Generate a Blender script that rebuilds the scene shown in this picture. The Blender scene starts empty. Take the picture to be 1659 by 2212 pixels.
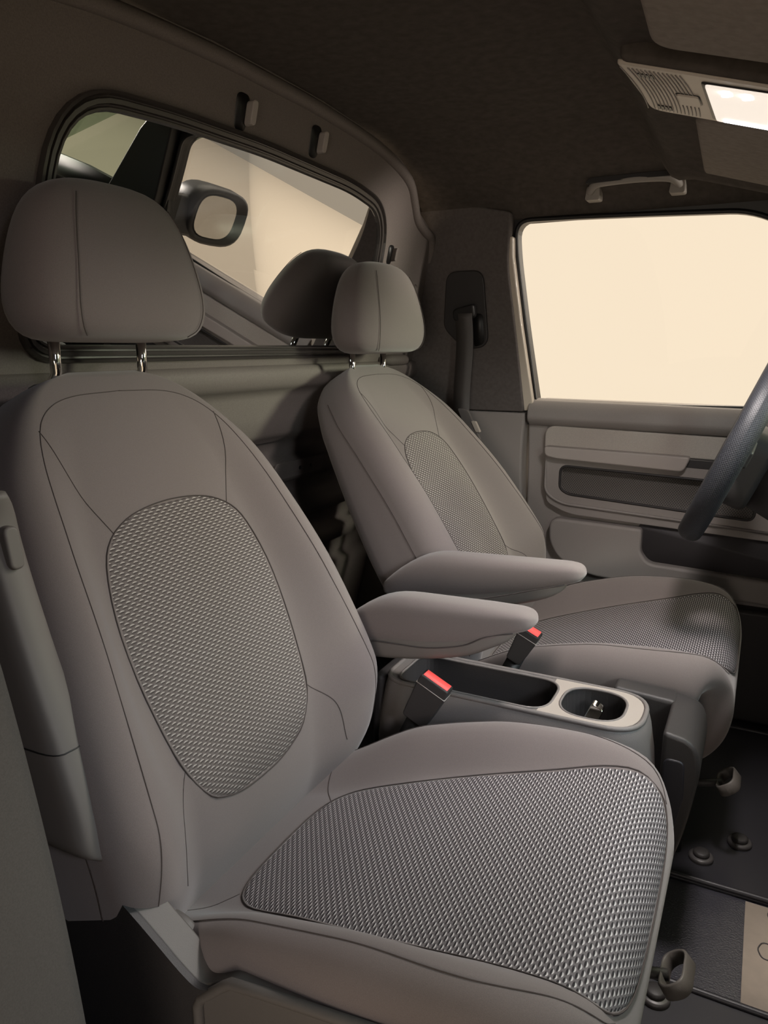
import bpy, bmesh, math, random
from mathutils import Vector, Matrix

# ------------------------------------------------------------------ camera, world, lights, exposure
SC = bpy.context.scene
COL = SC.collection
R = math.radians
SC.view_settings.view_transform = 'Standard'
SC.view_settings.look = 'None'
SC.view_settings.exposure = 0.0
SC.view_settings.gamma = 1.0
SC.view_settings.use_curve_mapping = False

cam_d = bpy.data.cameras.new('camera')
cam = bpy.data.objects.new('camera', cam_d)
COL.objects.link(cam)
SC.camera = cam
cam_d.sensor_fit = 'VERTICAL'
cam_d.sensor_height = 36.0
cam_d.lens = 36.0 * 1603.0 / 2212.0
cam_d.clip_start = 0.02
cam.location = (0.8, -1.1, 0.9)
cam.rotation_euler = (R(90 - 12.5), 0, R(27.1))

def area(name, loc, target, size, power, color, shape='RECTANGLE', sy=None, spread=180):
    l = bpy.data.lights.new(name, 'AREA')
    l.shape = shape
    l.size = size
    l.size_y = sy if sy else size
    l.energy = power
    l.color = color
    l.spread = R(spread)
    o = bpy.data.objects.new(name, l)
    COL.objects.link(o)
    o.location = loc
    o.rotation_euler = (Vector(target) - Vector(loc)).to_track_quat('-Z', 'Y').to_euler()
    return o

# studio hall: bright warm towards the far side (+Y), dimmer towards the camera's side, cool and dim overhead ahead
W = bpy.data.worlds.new('studio_hall')
SC.world = W
W.use_nodes = True
wn = W.node_tree.nodes; wl = W.node_tree.links
wn.clear()
w_out = wn.new('ShaderNodeOutputWorld'); w_bg = wn.new('ShaderNodeBackground')
w_tc = wn.new('ShaderNodeTexCoord'); w_sep = wn.new('ShaderNodeSeparateXYZ')
w_mr = wn.new('ShaderNodeMapRange'); w_mr.interpolation_type = 'SMOOTHSTEP'
w_mr.inputs['From Min'].default_value = -0.05; w_mr.inputs['From Max'].default_value = 0.55
w_mix = wn.new('ShaderNodeMix'); w_mix.data_type = 'RGBA'
w_mix.inputs[6].default_value = (0.032, 0.027, 0.024, 1)
w_mix.inputs[7].default_value = (0.99, 0.83, 0.63, 1)
wl.new(w_tc.outputs['Generated'], w_sep.inputs[0])
wl.new(w_sep.outputs['Y'], w_mr.inputs['Value'])
wl.new(w_mr.outputs[0], w_mix.inputs[0])
w_fx = wn.new('ShaderNodeMapRange'); w_fx.interpolation_type = 'SMOOTHSTEP'
w_fx.inputs['From Min'].default_value = 0.25; w_fx.inputs['From Max'].default_value = 0.36
w_fx.inputs['To Min'].default_value = 1.0; w_fx.inputs['To Max'].default_value = 0.55
wl.new(w_sep.outputs['X'], w_fx.inputs['Value'])
w_sc = wn.new('ShaderNodeVectorMath'); w_sc.operation = 'SCALE'
wl.new(w_mix.outputs[2], w_sc.inputs[0]); wl.new(w_fx.outputs[0], w_sc.inputs['Scale'])
wl.new(w_sc.outputs[0], w_bg.inputs['Color'])
w_bg.inputs['Strength'].default_value = 1.0
wl.new(w_bg.outputs[0], w_out.inputs[0])

# unseen fill lights, added to balance the cabin; the real dome lamp comes last
area('fill_front', (2.4, 0.95, 1.28), (0.0, 0.42, 0.85), 0.4, 12.0, (1.0, 0.90, 0.80), spread=60)  # added fill aimed at the far seat
area('fill_right', (1.9, -1.3, 1.3), (0.55, 0.1, 0.4), 0.35, 2.7, (0.92, 0.91, 1.0), spread=60)  # added fill aimed at the console
area('fill_screen', (2.3, -0.25, 1.75), (0.68, -0.2, 0.35), 0.4, 3.6, (0.66, 0.76, 1.0), spread=45)  # added cool fill, stands in for light through the windscreen
area('fill_door', (1.0, -2.2, 0.7), (0.40, -0.2, 0.45), 0.6, 1.4, (1.0, 0.88, 0.76), spread=60)  # added weak fill from the open door side
area('fill_far', (0.9, 2.2, 1.5), (0.5, 0.3, 0.5), 0.8, 1.2, (1.0, 0.88, 0.74), spread=70)  # added fill just outside the far window
area('fill_floor', (6.0, 8.0, 14.0), (6.0, 8.0, 0.0), 14.0, 4200, (1.0, 0.88, 0.72))  # added overhead to brighten the studio floor
area('dome_lamp_light', (0.75, 0.0, 1.176), (0.62, -0.05, 0.0), 0.13, 6.4, (1.0, 0.92, 0.88), sy=0.12, spread=145)

# ------------------------------------------------------------------ materials
def mat(name, col, rough=0.6, metal=0.0, noise=0.0, nscale=300.0, bump=0.0, bscale=900.0, spec=0.5, sheen=0.0, coat=0.0):
    m = bpy.data.materials.new(name)
    m.use_nodes = True
    n = m.node_tree.nodes; l = m.node_tree.links
    b = n['Principled BSDF']
    b.inputs['Base Color'].default_value = (*col, 1)
    b.inputs['Roughness'].default_value = rough
    b.inputs['Metallic'].default_value = metal
    b.inputs['Specular IOR Level'].default_value = spec
    if sheen: b.inputs['Sheen Weight'].default_value = sheen; b.inputs['Sheen Roughness'].default_value = 0.5
    if coat: b.inputs['Coat Weight'].default_value = coat
    tc = n.new('ShaderNodeTexCoord')
    if noise:
        t = n.new('ShaderNodeTexNoise'); t.inputs['Scale'].default_value = nscale; t.inputs['Detail'].default_value = 3
        l.new(tc.outputs['Object'], t.inputs['Vector'])
        mr = n.new('ShaderNodeMapRange')
        mr.inputs['From Min'].default_value = 0.3; mr.inputs['From Max'].default_value = 0.7
        mr.inputs['To Min'].default_value = 1 - noise; mr.inputs['To Max'].default_value = 1 + noise
        l.new(t.outputs['Fac'], mr.inputs['Value'])
        mx = n.new('ShaderNodeVectorMath'); mx.operation = 'SCALE'
        mx.inputs[0].default_value = col
        l.new(mr.outputs[0], mx.inputs['Scale'])
        l.new(mx.outputs[0], b.inputs['Base Color'])
    if bump:
        t = n.new('ShaderNodeTexNoise'); t.inputs['Scale'].default_value = bscale; t.inputs['Detail'].default_value = 2
        l.new(tc.outputs['Object'], t.inputs['Vector'])
        bp = n.new('ShaderNodeBump'); bp.inputs['Strength'].default_value = bump; bp.inputs['Distance'].default_value = 0.001
        l.new(t.outputs['Fac'], bp.inputs['Height'])
        l.new(bp.outputs[0], b.inputs['Normal'])
    return m

def mth(n, l, op, a, b=None, c=None):
    x = n.new('ShaderNodeMath'); x.operation = op
    for i, v in enumerate((a, b, c)):
        if v is None: continue
        if isinstance(v, (int, float)): x.inputs[i].default_value = v
        else: l.new(v, x.inputs[i])
    return x.outputs[0]

def knit_mat(name, pu, pv, base, pit, dash):
    """ribbed knit: lit rib edges and shaded pits painted as colour, staggered, laid out in UV metres"""
    m = bpy.data.materials.new(name); m.use_nodes = True
    n = m.node_tree.nodes; l = m.node_tree.links
    b = n['Principled BSDF']; b.inputs['Roughness'].default_value = 0.85; b.inputs['Specular IOR Level'].default_value = 0.25
    uv = n.new('ShaderNodeUVMap'); sep = n.new('ShaderNodeSeparateXYZ'); l.new(uv.outputs[0], sep.inputs[0])
    row = mth(n, l, 'DIVIDE', sep.outputs['Y'], pv)
    rf = mth(n, l, 'FLOOR', row)
    fv = mth(n, l, 'SUBTRACT', row, rf)
    odd = mth(n, l, 'FLOORED_MODULO', rf, 2.0)
    uu = mth(n, l, 'MULTIPLY_ADD', odd, 0.5, mth(n, l, 'DIVIDE', sep.outputs['X'], pu))
    fu = mth(n, l, 'FRACT', uu)
    cu = mth(n, l, 'SUBTRACT', fu, 0.5); cv = mth(n, l, 'SUBTRACT', fv, 0.5)
    # painted highlight of the raised rib: arched dash in the upper part of the cell
    arch = mth(n, l, 'SUBTRACT', cv, mth(n, l, 'MULTIPLY_ADD', mth(n, l, 'MULTIPLY', cu, cu), -2.2, 0.22))
    e1 = mth(n, l, 'ADD', mth(n, l, 'POWER', mth(n, l, 'DIVIDE', mth(n, l, 'ABSOLUTE', cu), 0.31), 2.0),
             mth(n, l, 'POWER', mth(n, l, 'DIVIDE', mth(n, l, 'ABSOLUTE', arch), 0.20), 2.0))
    d = n.new('ShaderNodeMapRange'); d.inputs['From Min'].default_value = 1.15; d.inputs['From Max'].default_value = 0.7
    l.new(e1, d.inputs['Value'])
    # painted shade of the pit just under the rib
    e2 = mth(n, l, 'ADD', mth(n, l, 'POWER', mth(n, l, 'DIVIDE', mth(n, l, 'ABSOLUTE', cu), 0.40), 2.0),
             mth(n, l, 'POWER', mth(n, l, 'DIVIDE', mth(n, l, 'ABSOLUTE', mth(n, l, 'ADD', cv, 0.2)), 0.34), 2.0))
    p = n.new('ShaderNodeMapRange'); p.inputs['From Min'].default_value = 1.2; p.inputs['From Max'].default_value = 0.5
    l.new(e2, p.inputs['Value'])
    m1 = n.new('ShaderNodeMix'); m1.data_type = 'RGBA'; m1.inputs[6].default_value = (*base, 1); m1.inputs[7].default_value = (*pit, 1)  # pit shade goes into the base colour
    l.new(p.outputs[0], m1.inputs[0])
    m2 = n.new('ShaderNodeMix'); m2.data_type = 'RGBA'; m2.inputs[7].default_value = (*dash, 1)
    l.new(m1.outputs[2], m2.inputs[6]); l.new(d.outputs[0], m2.inputs[0])
    l.new(m2.outputs[2], b.inputs['Base Color'])
    h = mth(n, l, 'SUBTRACT', d.outputs[0], p.outputs[0])
    bp = n.new('ShaderNodeBump'); bp.inputs['Strength'].default_value = 0.5; bp.inputs['Distance'].default_value = 0.0008
    l.new(h, bp.inputs['Height']); l.new(bp.outputs[0], b.inputs['Normal'])
    return m

def dots_mat(name, col, hole, pu, pv, rad, rough=0.5, spec=0.5):
    """perforations or a mesh of holes in UV metres"""
    m = bpy.data.materials.new(name); m.use_nodes = True
    n = m.node_tree.nodes; l = m.node_tree.links
    b = n['Principled BSDF']; b.inputs['Roughness'].default_value = rough; b.inputs['Specular IOR Level'].default_value = spec
    uv = n.new('ShaderNodeUVMap'); sep = n.new('ShaderNodeSeparateXYZ'); l.new(uv.outputs[0], sep.inputs[0])
    row = mth(n, l, 'DIVIDE', sep.outputs['Y'], pv); rf = mth(n, l, 'FLOOR', row)
    fv = mth(n, l, 'SUBTRACT', mth(n, l, 'SUBTRACT', row, rf), 0.5)
    uu = mth(n, l, 'MULTIPLY_ADD', mth(n, l, 'FLOORED_MODULO', rf, 2.0), 0.5, mth(n, l, 'DIVIDE', sep.outputs['X'], pu))
    fu = mth(n, l, 'SUBTRACT', mth(n, l, 'FRACT', uu), 0.5)
    du = mth(n, l, 'MULTIPLY', fu, pu); dv = mth(n, l, 'MULTIPLY', fv, pv)
    r = mth(n, l, 'SQRT', mth(n, l, 'ADD', mth(n, l, 'MULTIPLY', du, du), mth(n, l, 'MULTIPLY', dv, dv)))
    d = n.new('ShaderNodeMapRange'); d.inputs['From Min'].default_value = rad * 1.25; d.inputs['From Max'].default_value = rad * 0.75
    l.new(r, d.inputs['Value'])
    m1 = n.new('ShaderNodeMix'); m1.data_type = 'RGBA'; m1.inputs[6].default_value = (*col, 1); m1.inputs[7].default_value = (*hole, 1)
    l.new(d.outputs[0], m1.inputs[0]); l.new(m1.outputs[2], b.inputs['Base Color'])
    bp = n.new('ShaderNodeBump'); bp.inputs['Strength'].default_value = 0.6; bp.inputs['Distance'].default_value = 0.0006; bp.invert = True
    l.new(d.outputs[0], bp.inputs['Height']); l.new(bp.outputs[0], b.inputs['Normal'])
    return m

def glass_mat(name, tint, refl):
    """thin pane: clear with a mirror share"""
    m = bpy.data.materials.new(name); m.use_nodes = True
    n = m.node_tree.nodes; l = m.node_tree.links; n.remove(n['Principled BSDF'])
    t = n.new('ShaderNodeBsdfTransparent'); t.inputs[0].default_value = (*tint, 1)
    g = n.new('ShaderNodeBsdfGlossy'); g.inputs['Roughness'].default_value = 0.0
    mx = n.new('ShaderNodeMixShader')
    lw = n.new('ShaderNodeLayerWeight'); lw.inputs['Blend'].default_value = 0.35
    f = mth(n, l, 'MULTIPLY_ADD', lw.outputs['Fresnel'], 0.5, refl)
    l.new(f, mx.inputs[0]); l.new(t.outputs[0], mx.inputs[1]); l.new(g.outputs[0], mx.inputs[2])
    l.new(mx.outputs[0], n['Material Output'].inputs[0])
    return m

def emis(name, col, strength):
    m = bpy.data.materials.new(name); m.use_nodes = True
    n = m.node_tree.nodes; l = m.node_tree.links
    b = n['Principled BSDF']; b.inputs['Base Color'].default_value = (*col, 1)
    b.inputs['Emission Color'].default_value = (*col, 1); b.inputs['Emission Strength'].default_value = strength
    return m

M = dict(
    fabric=mat('seat_fabric', (0.160, 0.135, 0.129), 0.92, noise=0.10, nscale=1400, bump=0.15, bscale=1600, spec=0.2, sheen=0.25),
    seam=mat('seam_thread', (0.060, 0.048, 0.045), 0.95),
    knit_back=knit_mat('knit_back', 0.0127, 0.0038, (0.135, 0.116, 0.11), (0.06, 0.050, 0.048), (0.44, 0.40, 0.38)),
    knit_cush=knit_mat('knit_cushion', 0.0112, 0.0040, (0.135, 0.122, 0.126), (0.022, 0.019, 0.021), (0.50, 0.47, 0.47)),
    panel=mat('bulkhead_plastic', (0.16, 0.136, 0.124), 0.62, noise=0.12, nscale=500, bump=0.2, bscale=1200, spec=0.35),
    liner=mat('headliner_cloth', (0.082, 0.070, 0.062), 0.97, noise=0.15, nscale=60, spec=0.1),
    trim=mat('pillar_cloth', (0.125, 0.110, 0.105), 0.95, noise=0.1, nscale=120, spec=0.1),
    dark=mat('dark_plastic', (0.032, 0.029, 0.029), 0.5, bump=0.25, bscale=900, spec=0.4),
    near_trim=mat('near_pillar_trim', (0.085, 0.080, 0.074), 0.8, noise=0.1, nscale=700, bump=0.3, bscale=900, spec=0.2),
    cover=mat('side_cover_plastic', (0.10, 0.090, 0.082), 0.5, bump=0.2, bscale=1000, spec=0.45),
    arm_shell=mat('arm_shell_plastic', (0.135, 0.120, 0.110), 0.55),
    bin=mat('door_bin_plastic', (0.075, 0.070, 0.075), 0.6, spec=0.3),
    black=mat('black_rubber', (0.010, 0.009, 0.009), 0.45),
    grey=mat('grey_plastic', (0.150, 0.135, 0.128), 0.55, noise=0.06, nscale=900, bump=0.35, bscale=1100, spec=0.4),
    door=mat('door_plastic', (0.29, 0.262, 0.248), 0.55, noise=0.06, nscale=900, bump=0.3, bscale=1000, spec=0.4),
    door_hi=mat('door_cloth', (0.42, 0.38, 0.345), 0.9, noise=0.1, nscale=900, spec=0.2),
    ledge=mat('armrest_vinyl', (0.38, 0.34, 0.315), 0.5, bump=0.2, bscale=1200),
    light=mat('pale_trim', (0.52, 0.46, 0.40), 0.45, spec=0.4),
    paint=mat('cream_paint', (0.62, 0.55, 0.46), 0.3, coat=0.5),
    chrome=mat('chrome', (0.85, 0.83, 0.80), 0.08, 1.0),
    red=None, glow=None, knob=mat('clip_plastic', (0.06, 0.055, 0.055), 0.4),
    leather=dots_mat('perforated_leather', (0.028, 0.030, 0.037), (0.006, 0.006, 0.007), 0.0040, 0.0022, 0.00075, 0.5, 0.45),
    net=dots_mat('pocket_mesh', (0.11, 0.098, 0.09), (0.018, 0.016, 0.015), 0.0060, 0.0036, 0.0014, 0.6),
    console_top=mat('console_rim', (0.34, 0.30, 0.265), 0.42, bump=0.35, bscale=1000),
    mat_rubber=mat('mat_rubber', (0.020, 0.019, 0.024), 0.45, bump=0.1, bscale=700),
    floorm=mat('floor_vinyl', (0.036, 0.035, 0.045), 0.28, noise=0.3, nscale=600, bump=1.0, bscale=330, spec=0.8),
    plate=mat('floor_plate', (0.46, 0.39, 0.32), 0.5, noise=0.05, nscale=60),
    visor=mat('visor_cloth', (0.26, 0.225, 0.20), 0.95, noise=0.10, nscale=90, spec=0.1),
    handle=mat('grab_handle_plastic', (0.34, 0.31, 0.28), 0.5),
    belt=mat('belt_webbing', (0.060, 0.053, 0.050), 0.6, noise=0.15, nscale=800),
    studio=mat('studio_floor', (0.80, 0.72, 0.62), 0.6),
    studio_wall=mat('studio_wall', (0.62, 0.56, 0.50), 0.9),
    glass=glass_mat('door_glass', (0.97, 0.97, 0.96), 0.0),
    screen=glass_mat('windscreen_glass', (0.42, 0.50, 0.42), 0.02),
    quarter=glass_mat('quarter_glass', (0.30, 0.35, 0.30), 0.02),
    mirror=mat('mirror_glass', (0.75, 0.74, 0.72), 0.02, 1.0),
)
# bulkhead pane: dark tinted glass with a strong mirror share
gm = bpy.data.materials.new('bulkhead_glass'); gm.use_nodes = True
_n = gm.node_tree.nodes; _l = gm.node_tree.links; _n.remove(_n['Principled BSDF'])
_g = _n.new('ShaderNodeBsdfGlossy'); _g.inputs['Roughness'].default_value = 0.0; _g.inputs['Color'].default_value = (0.84, 0.84, 0.84, 1)
_t = _n.new('ShaderNodeBsdfDiffuse'); _t.inputs['Color'].default_value = (0.004, 0.004, 0.004, 1)
_lw = _n.new('ShaderNodeLayerWeight'); _lw.inputs['Blend'].default_value = 0.55
_mx = _n.new('ShaderNodeMixShader')
_f = mth(_n, _l, 'MULTIPLY_ADD', _lw.outputs['Fresnel'], 0.35, 0.42)
_l.new(_f, _mx.inputs[0]); _l.new(_t.outputs[0], _mx.inputs[1]); _l.new(_g.outputs[0], _mx.inputs[2])
_l.new(_mx.outputs[0], _n['Material Output'].inputs[0])
M['bulk_glass'] = gm
M['red'] = emis('red_button', (1.0, 0.10, 0.09), 0.55)  # glows by emission, though the red button is no lamp
M['glow'] = emis('lamp_lens', (1.0, 0.90, 0.80), 0.75)
M['led'] = emis('led', (0.93, 0.95, 1.0), 6.0)

# ------------------------------------------------------------------ helpers
def setp(o, label=None, cat=None, group=None, kind=None):
    if label: o['label'] = label
    if cat: o['category'] = cat
    if group: o['group'] = group
    if kind: o['kind'] = kind
    return o

def root(name, loc, label, cat, group=None):
    o = bpy.data.objects.new(name, None); COL.objects.link(o)
    o.location = loc; o.empty_display_size = 0.05
    return setp(o, label, cat, group)

def wloc(o):
    v = Vector((0, 0, 0))
    while o: v = v + Vector(o.location); o = o.parent
    return v

def add(name, V, F, m, parent=None, uv=None, bevel=0, seg=3, sub=0, smooth=True, label=None, origin=None):
    """link one mesh object; V in world metres, made relative to its parent"""
    off = wloc(parent) if parent else (Vector(origin) if origin else Vector((0, 0, 0)))
    me = bpy.data.meshes.new(name)
    me.from_pydata([tuple(Vector(v) - off) for v in V], [], [tuple(f) for f in F])
    if uv:
        ul = me.uv_layers.new(name='UVMap')
        for lp in me.loops: ul.data[lp.index].uv = uv[lp.vertex_index]
    bm = bmesh.new(); bm.from_mesh(me)
    bmesh.ops.recalc_face_normals(bm, faces=bm.faces) if not uv else None
    bm.to_mesh(me); bm.free()
    for p in me.polygons: p.use_smooth = smooth
    me.materials.append(m)
    o = bpy.data.objects.new(name, me); COL.objects.link(o)
    if parent: o.parent = parent
    else: o.location = off
    if bevel:
        b = o.modifiers.new('bevel', 'BEVEL'); b.width = bevel; b.segments = seg; b.limit_method = 'ANGLE'; b.angle_limit = R(30); b.harden_normals = True
    if sub:
        s = o.modifiers.new('subd', 'SUBSURF'); s.levels = sub; s.render_levels = sub
    if label: o['label'] = label
    return o

def box(x0, x1, y0, y1, z0, z1):
    V = [(x, y, z) for x in (x0, x1) for y in (y0, y1) for z in (z0, z1)]
    F = [(0, 1, 3, 2), (4, 6, 7, 5), (0, 4, 5, 1), (2, 3, 7, 6), (0, 2, 6, 4), (1, 5, 7, 3)]
    return V, F

def join(*parts):
    V = []; F = []
    for v, f in parts:
        k = len(V); V += list(v); F += [tuple(i + k for i in ff) for ff in f]
    return V, F

def loft(rings, closed=True, cap=True, loop=False):
    n = len(rings[0]); V = [p for r in rings for p in r]; F = []
    m = len(rings)
    for i in range(m if loop else m - 1):
        j = (i + 1) % m
        for k in range(n if closed else n - 1):
            q = (k + 1) % n
            F.append((i * n + k, i * n + q, j * n + q, j * n + k))
    if cap and not loop and closed:
        F.append(tuple(range(n - 1, -1, -1))); F.append(tuple((m - 1) * n + k for k in range(n)))
    return V, F

def frames(pts, loop=False):
    P = [Vector(p) for p in pts]; n = len(P); T = []
    for i in range(n):
        a = P[(i - 1) % n] if (loop or i > 0) else P[i]; b = P[(i + 1) % n] if (loop or i < n - 1) else P[i]
        T.append((b - a).normalized())
    up = Vector((0, 0, 1)) if abs(T[0].z) < 0.9 else Vector((1, 0, 0))
    N = (up - T[0] * up.dot(T[0])).normalized(); out = []
    for i in range(n):
        N = (N - T[i] * N.dot(T[i]))
        N = N.normalized() if N.length > 1e-6 else up
        out.append((P[i], T[i], N, T[i].cross(N)))
    return out

def tube(pts, r, n=8, loop=False, flat=1.0):
    rings = []
    fr = frames(pts, loop)
    for i, (p, t, a, b) in enumerate(fr):
        rr = r[i] if isinstance(r, (list, tuple)) else r
        rings.append([tuple(p + a * (math.cos(2 * math.pi * k / n) * rr) + b * (math.sin(2 * math.pi * k / n) * rr * flat)) for k in range(n)])
    return loft(rings, True, not loop, loop)

def catmull(pts, m=8, loop=False):
    P = [Vector(p) for p in pts]; n = len(P); out = []
    rng = range(n) if loop else range(n - 1)
    for i in rng:
        p0 = P[(i - 1) % n] if (loop or i > 0) else P[i] * 2 - P[i + 1]
        p1 = P[i]; p2 = P[(i + 1) % n]
        p3 = P[(i + 2) % n] if (loop or i < n - 2) else p2 * 2 - p1
        for k in range(m):
            t = k / m
            out.append(0.5 * ((2 * p1) + (p2 - p0) * t + (2 * p0 - 5 * p1 + 4 * p2 - p3) * t * t + (3 * p1 - p0 - 3 * p2 + p3) * t ** 3))
    if not loop: out.append(P[-1])
    return [tuple(v) for v in out]

def rpoly(pts, rad, seg=6):
    """polygon (2D) with rounded corners"""
    n = len(pts); out = []
    for i in range(n):
        p = Vector(pts[i]); a = Vector(pts[i - 1]); b = Vector(pts[(i + 1) % n])
        r = rad[i] if isinstance(rad, (list, tuple)) else rad
        if r <= 0: out.append(tuple(p)); continue
        da = (a - p); db = (b - p)
        d = min(r, da.length * 0.49, db.length * 0.49)
        s = p + da.normalized() * d; e = p + db.normalized() * d
        for k in range(seg + 1):
            t = k / seg
            out.append(tuple(s * (1 - t) ** 2 + p * 2 * t * (1 - t) + e * t * t))
    return out

def prism(poly, axis, d0, d1):
    """extrude a 2D outline; axis y: outline is (x, z); x: (y, z); z: (x, y); axis may be a map function (a, b, d) -> point"""
    f = axis if callable(axis) else {'y': lambda a, b, d: (a, d, b), 'x': lambda a, b, d: (d, a, b), 'z': lambda a, b, d: (a, b, d)}[axis]
    return loft([[f(a, b, d0) for a, b in poly], [f(a, b, d1) for a, b in poly]])

def fill_hole(outer, holes, fmap):
    bm = bmesh.new()
    for lp in [outer] + holes:
        vs = [bm.verts.new(fmap(*p)) for p in lp]
        for i in range(len(vs)): bm.edges.new((vs[i], vs[(i + 1) % len(vs)]))
    bmesh.ops.triangle_fill(bm, use_beauty=True, use_dissolve=False, edges=bm.edges[:])
    bm.verts.index_update()
    V = [tuple(v.co) for v in bm.verts]; F = [tuple(v.index for v in f.verts) for f in bm.faces]
    bm.free(); return V, F

def interp(tab, x):
    """smooth (monotone cubic) table lookup"""
    if x <= tab[0][0]: return tab[0][1]
    if x >= tab[-1][0]: return tab[-1][1]
    for i in range(len(tab) - 1):
        if x <= tab[i + 1][0]:
            x0, y0 = tab[i]; x1, y1 = tab[i + 1]; h = x1 - x0; d = (y1 - y0) / h
            def sl(k):
                if k <= 0 or k >= len(tab) - 1: return (tab[min(k + 1, len(tab) - 1)][1] - tab[max(k - 1, 0)][1]) / (tab[min(k + 1, len(tab) - 1)][0] - tab[max(k - 1, 0)][0])
                a = (tab[k][1] - tab[k - 1][1]) / (tab[k][0] - tab[k - 1][0]); b = (tab[k + 1][1] - tab[k][1]) / (tab[k + 1][0] - tab[k][0])
                return 0 if a * b <= 0 else 2 * a * b / (a + b)
            m0, m1 = sl(i), sl(i + 1); t = (x - x0) / h
            return (2 * t ** 3 - 3 * t * t + 1) * y0 + (t ** 3 - 2 * t * t + t) * h * m0 + (-2 * t ** 3 + 3 * t * t) * y1 + (t ** 3 - t * t) * h * m1

def ss(t):
    t = max(0, min(1, t)); return t * t * (3 - 2 * t)

# ------------------------------------------------------------------ setting: studio and van shell
def struct(name, V, F, m, **k):
    return setp(add(name, V, F, m, **k), kind='structure')

V, F = box(-14, 16, -12, 17, -0.62, -0.58); struct('floor', V, F, M['studio'], smooth=False)
TAN = math.tan(R(14))
def bk(y, z, d=0.0):      # point on the bulkhead, d metres in front of it
    return (-0.07 + (z - 0.9) * TAN + d, y, z)

# van floor
V, F = box(-0.4, 1.9, -0.95, 0.95, -0.06, 0.0); struct('floor', V, F, M['floorm'], smooth=False)

# bulkhead: upper panel with window opening, lower corrugated panel
WIN = rpoly([(-0.425, 0.902), (0.475, 0.902), (0.455, 1.185), (0.30, 1.206), (0.0, 1.212), (-0.22, 1.207), (-0.395, 1.195)],
            [0.045, 0.045, 0.085, 0.05, 0.05, 0.05, 0.085], 8)
def grow(poly, d):
    cx = sum(p[0] for p in poly) / len(poly); cy = sum(p[1] for p in poly) / len(poly); out = []
    n = len(poly)
    for i in range(n):
        a = Vector(poly[i - 1]); b = Vector(poly[(i + 1) % n]); t = (b - a).normalized()
        nn = Vector((t.y, -t.x)); p = Vector(poly[i])
        out.append(tuple(p + nn * d))
    return out
SEAL = grow(WIN, 0.024)
TOP = [(0.83, 0.865), (0.81, 0.98), (0.775, 1.12), (0.745, 1.182), (0.70, 1.195), (0.64, 1.215), (0.60, 1.25), (0.56, 1.282), (0.48, 1.305), (0.35, 1.322), (0.15, 1.332), (0, 1.333)]
TOPL = [(-y, z) for y, z in reversed(TOP[:-1])]
outer = TOP + TOPL
V, F = fill_hole(outer, [SEAL], lambda y, z: bk(y, z))
p_up = (V, F)
# rolled rib under the headliner and side flange
rib = tube([bk(y, z - 0.012, -0.004) for y, z in catmull([(a, b, 0) for a, b in TOP + TOPL], 4) for y, z in [(y, z)]] if False else
           [bk(p[0] * 0.985, p[1] - 0.014, -0.002) for p in catmull([(a, b, 0) for a, b in TOP[2:] + TOPL[:-2]], 4)], 0.013, 8)
prof = [(0.866, 0.0), (0.862, 0.012), (0.850, 0.020), (0.828, 0.020), (0.818, 0.012), (0.812, 0.000), (0.800, -0.002), (0.760, 0.002), (0.725, 0.004), (0.715, 0.000),
        (0.700, -0.030), (0.660, -0.032), (0.652, -0.010), (0.640, 0.0), (0.612, 0.0), (0.602, -0.012), (0.592, -0.032), (0.548, -0.034), (0.538, -0.008), (0.500, -0.006), (0.490, -0.034),
        (0.445, -0.036), (0.435, -0.008), (0.395, -0.008), (0.385, -0.036), (0.33, -0.036), (0.32, -0.01), (0.2, -0.01), (0.0, -0.01)]
ys = [-0.84 + 1.68 * i / 20 for i in range(21)]
p_low = loft([[bk(y, z, d) for z, d in prof] for y in ys], closed=False, cap=False)
V, F = join(p_up, rib, p_low)
bulk = struct('wall_back', V, F, M['panel'])
# pressed bead that ends behind the far headrest, cable slots and bosses on the side flange
for k, (y, z, w, h) in enumerate([(0.66, 0.868, 0.075, 0.014)]):
    V, F = tube([bk(y - w, z, 0.004), bk(y - w / 2, z, 0.012), bk(y + w / 2, z, 0.012), bk(y + w - 0.008, z, 0.006), bk(y + w, z, -0.004)], [h * .6, h, h, h * 0.9, h * .3], 12)
    add('bead', V, F, M['panel'], bulk)
for y, z in ((0.70, 1.045), (0.735, 0.955)):
    V, F = tube([bk(y, z, -0.01), bk(y, z, 0.004), bk(y, z, 0.008)], [0.02, 0.013, 0.004], 16); add('boss', V, F, M['panel'], bulk)
# bracket with two holes low on the bulkhead
V, F = prism(rpoly([(0.20, 0.614), (0.40, 0.614), (0.40, 0.654), (0.20, 0.654)], 0.01, 4), lambda a, b, d: bk(a, b, d), 0.0, 0.006); br = add('bracket', V, F, M['panel'], bulk, bevel=0.002)
for y in (0.30, 0.345):
    V, F = tube([bk(y, 0.635, 0.004), bk(y, 0.635, 0.0068)], 0.006, 12); add('bolt_hole', V, F, M['black'], bulk)

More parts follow.
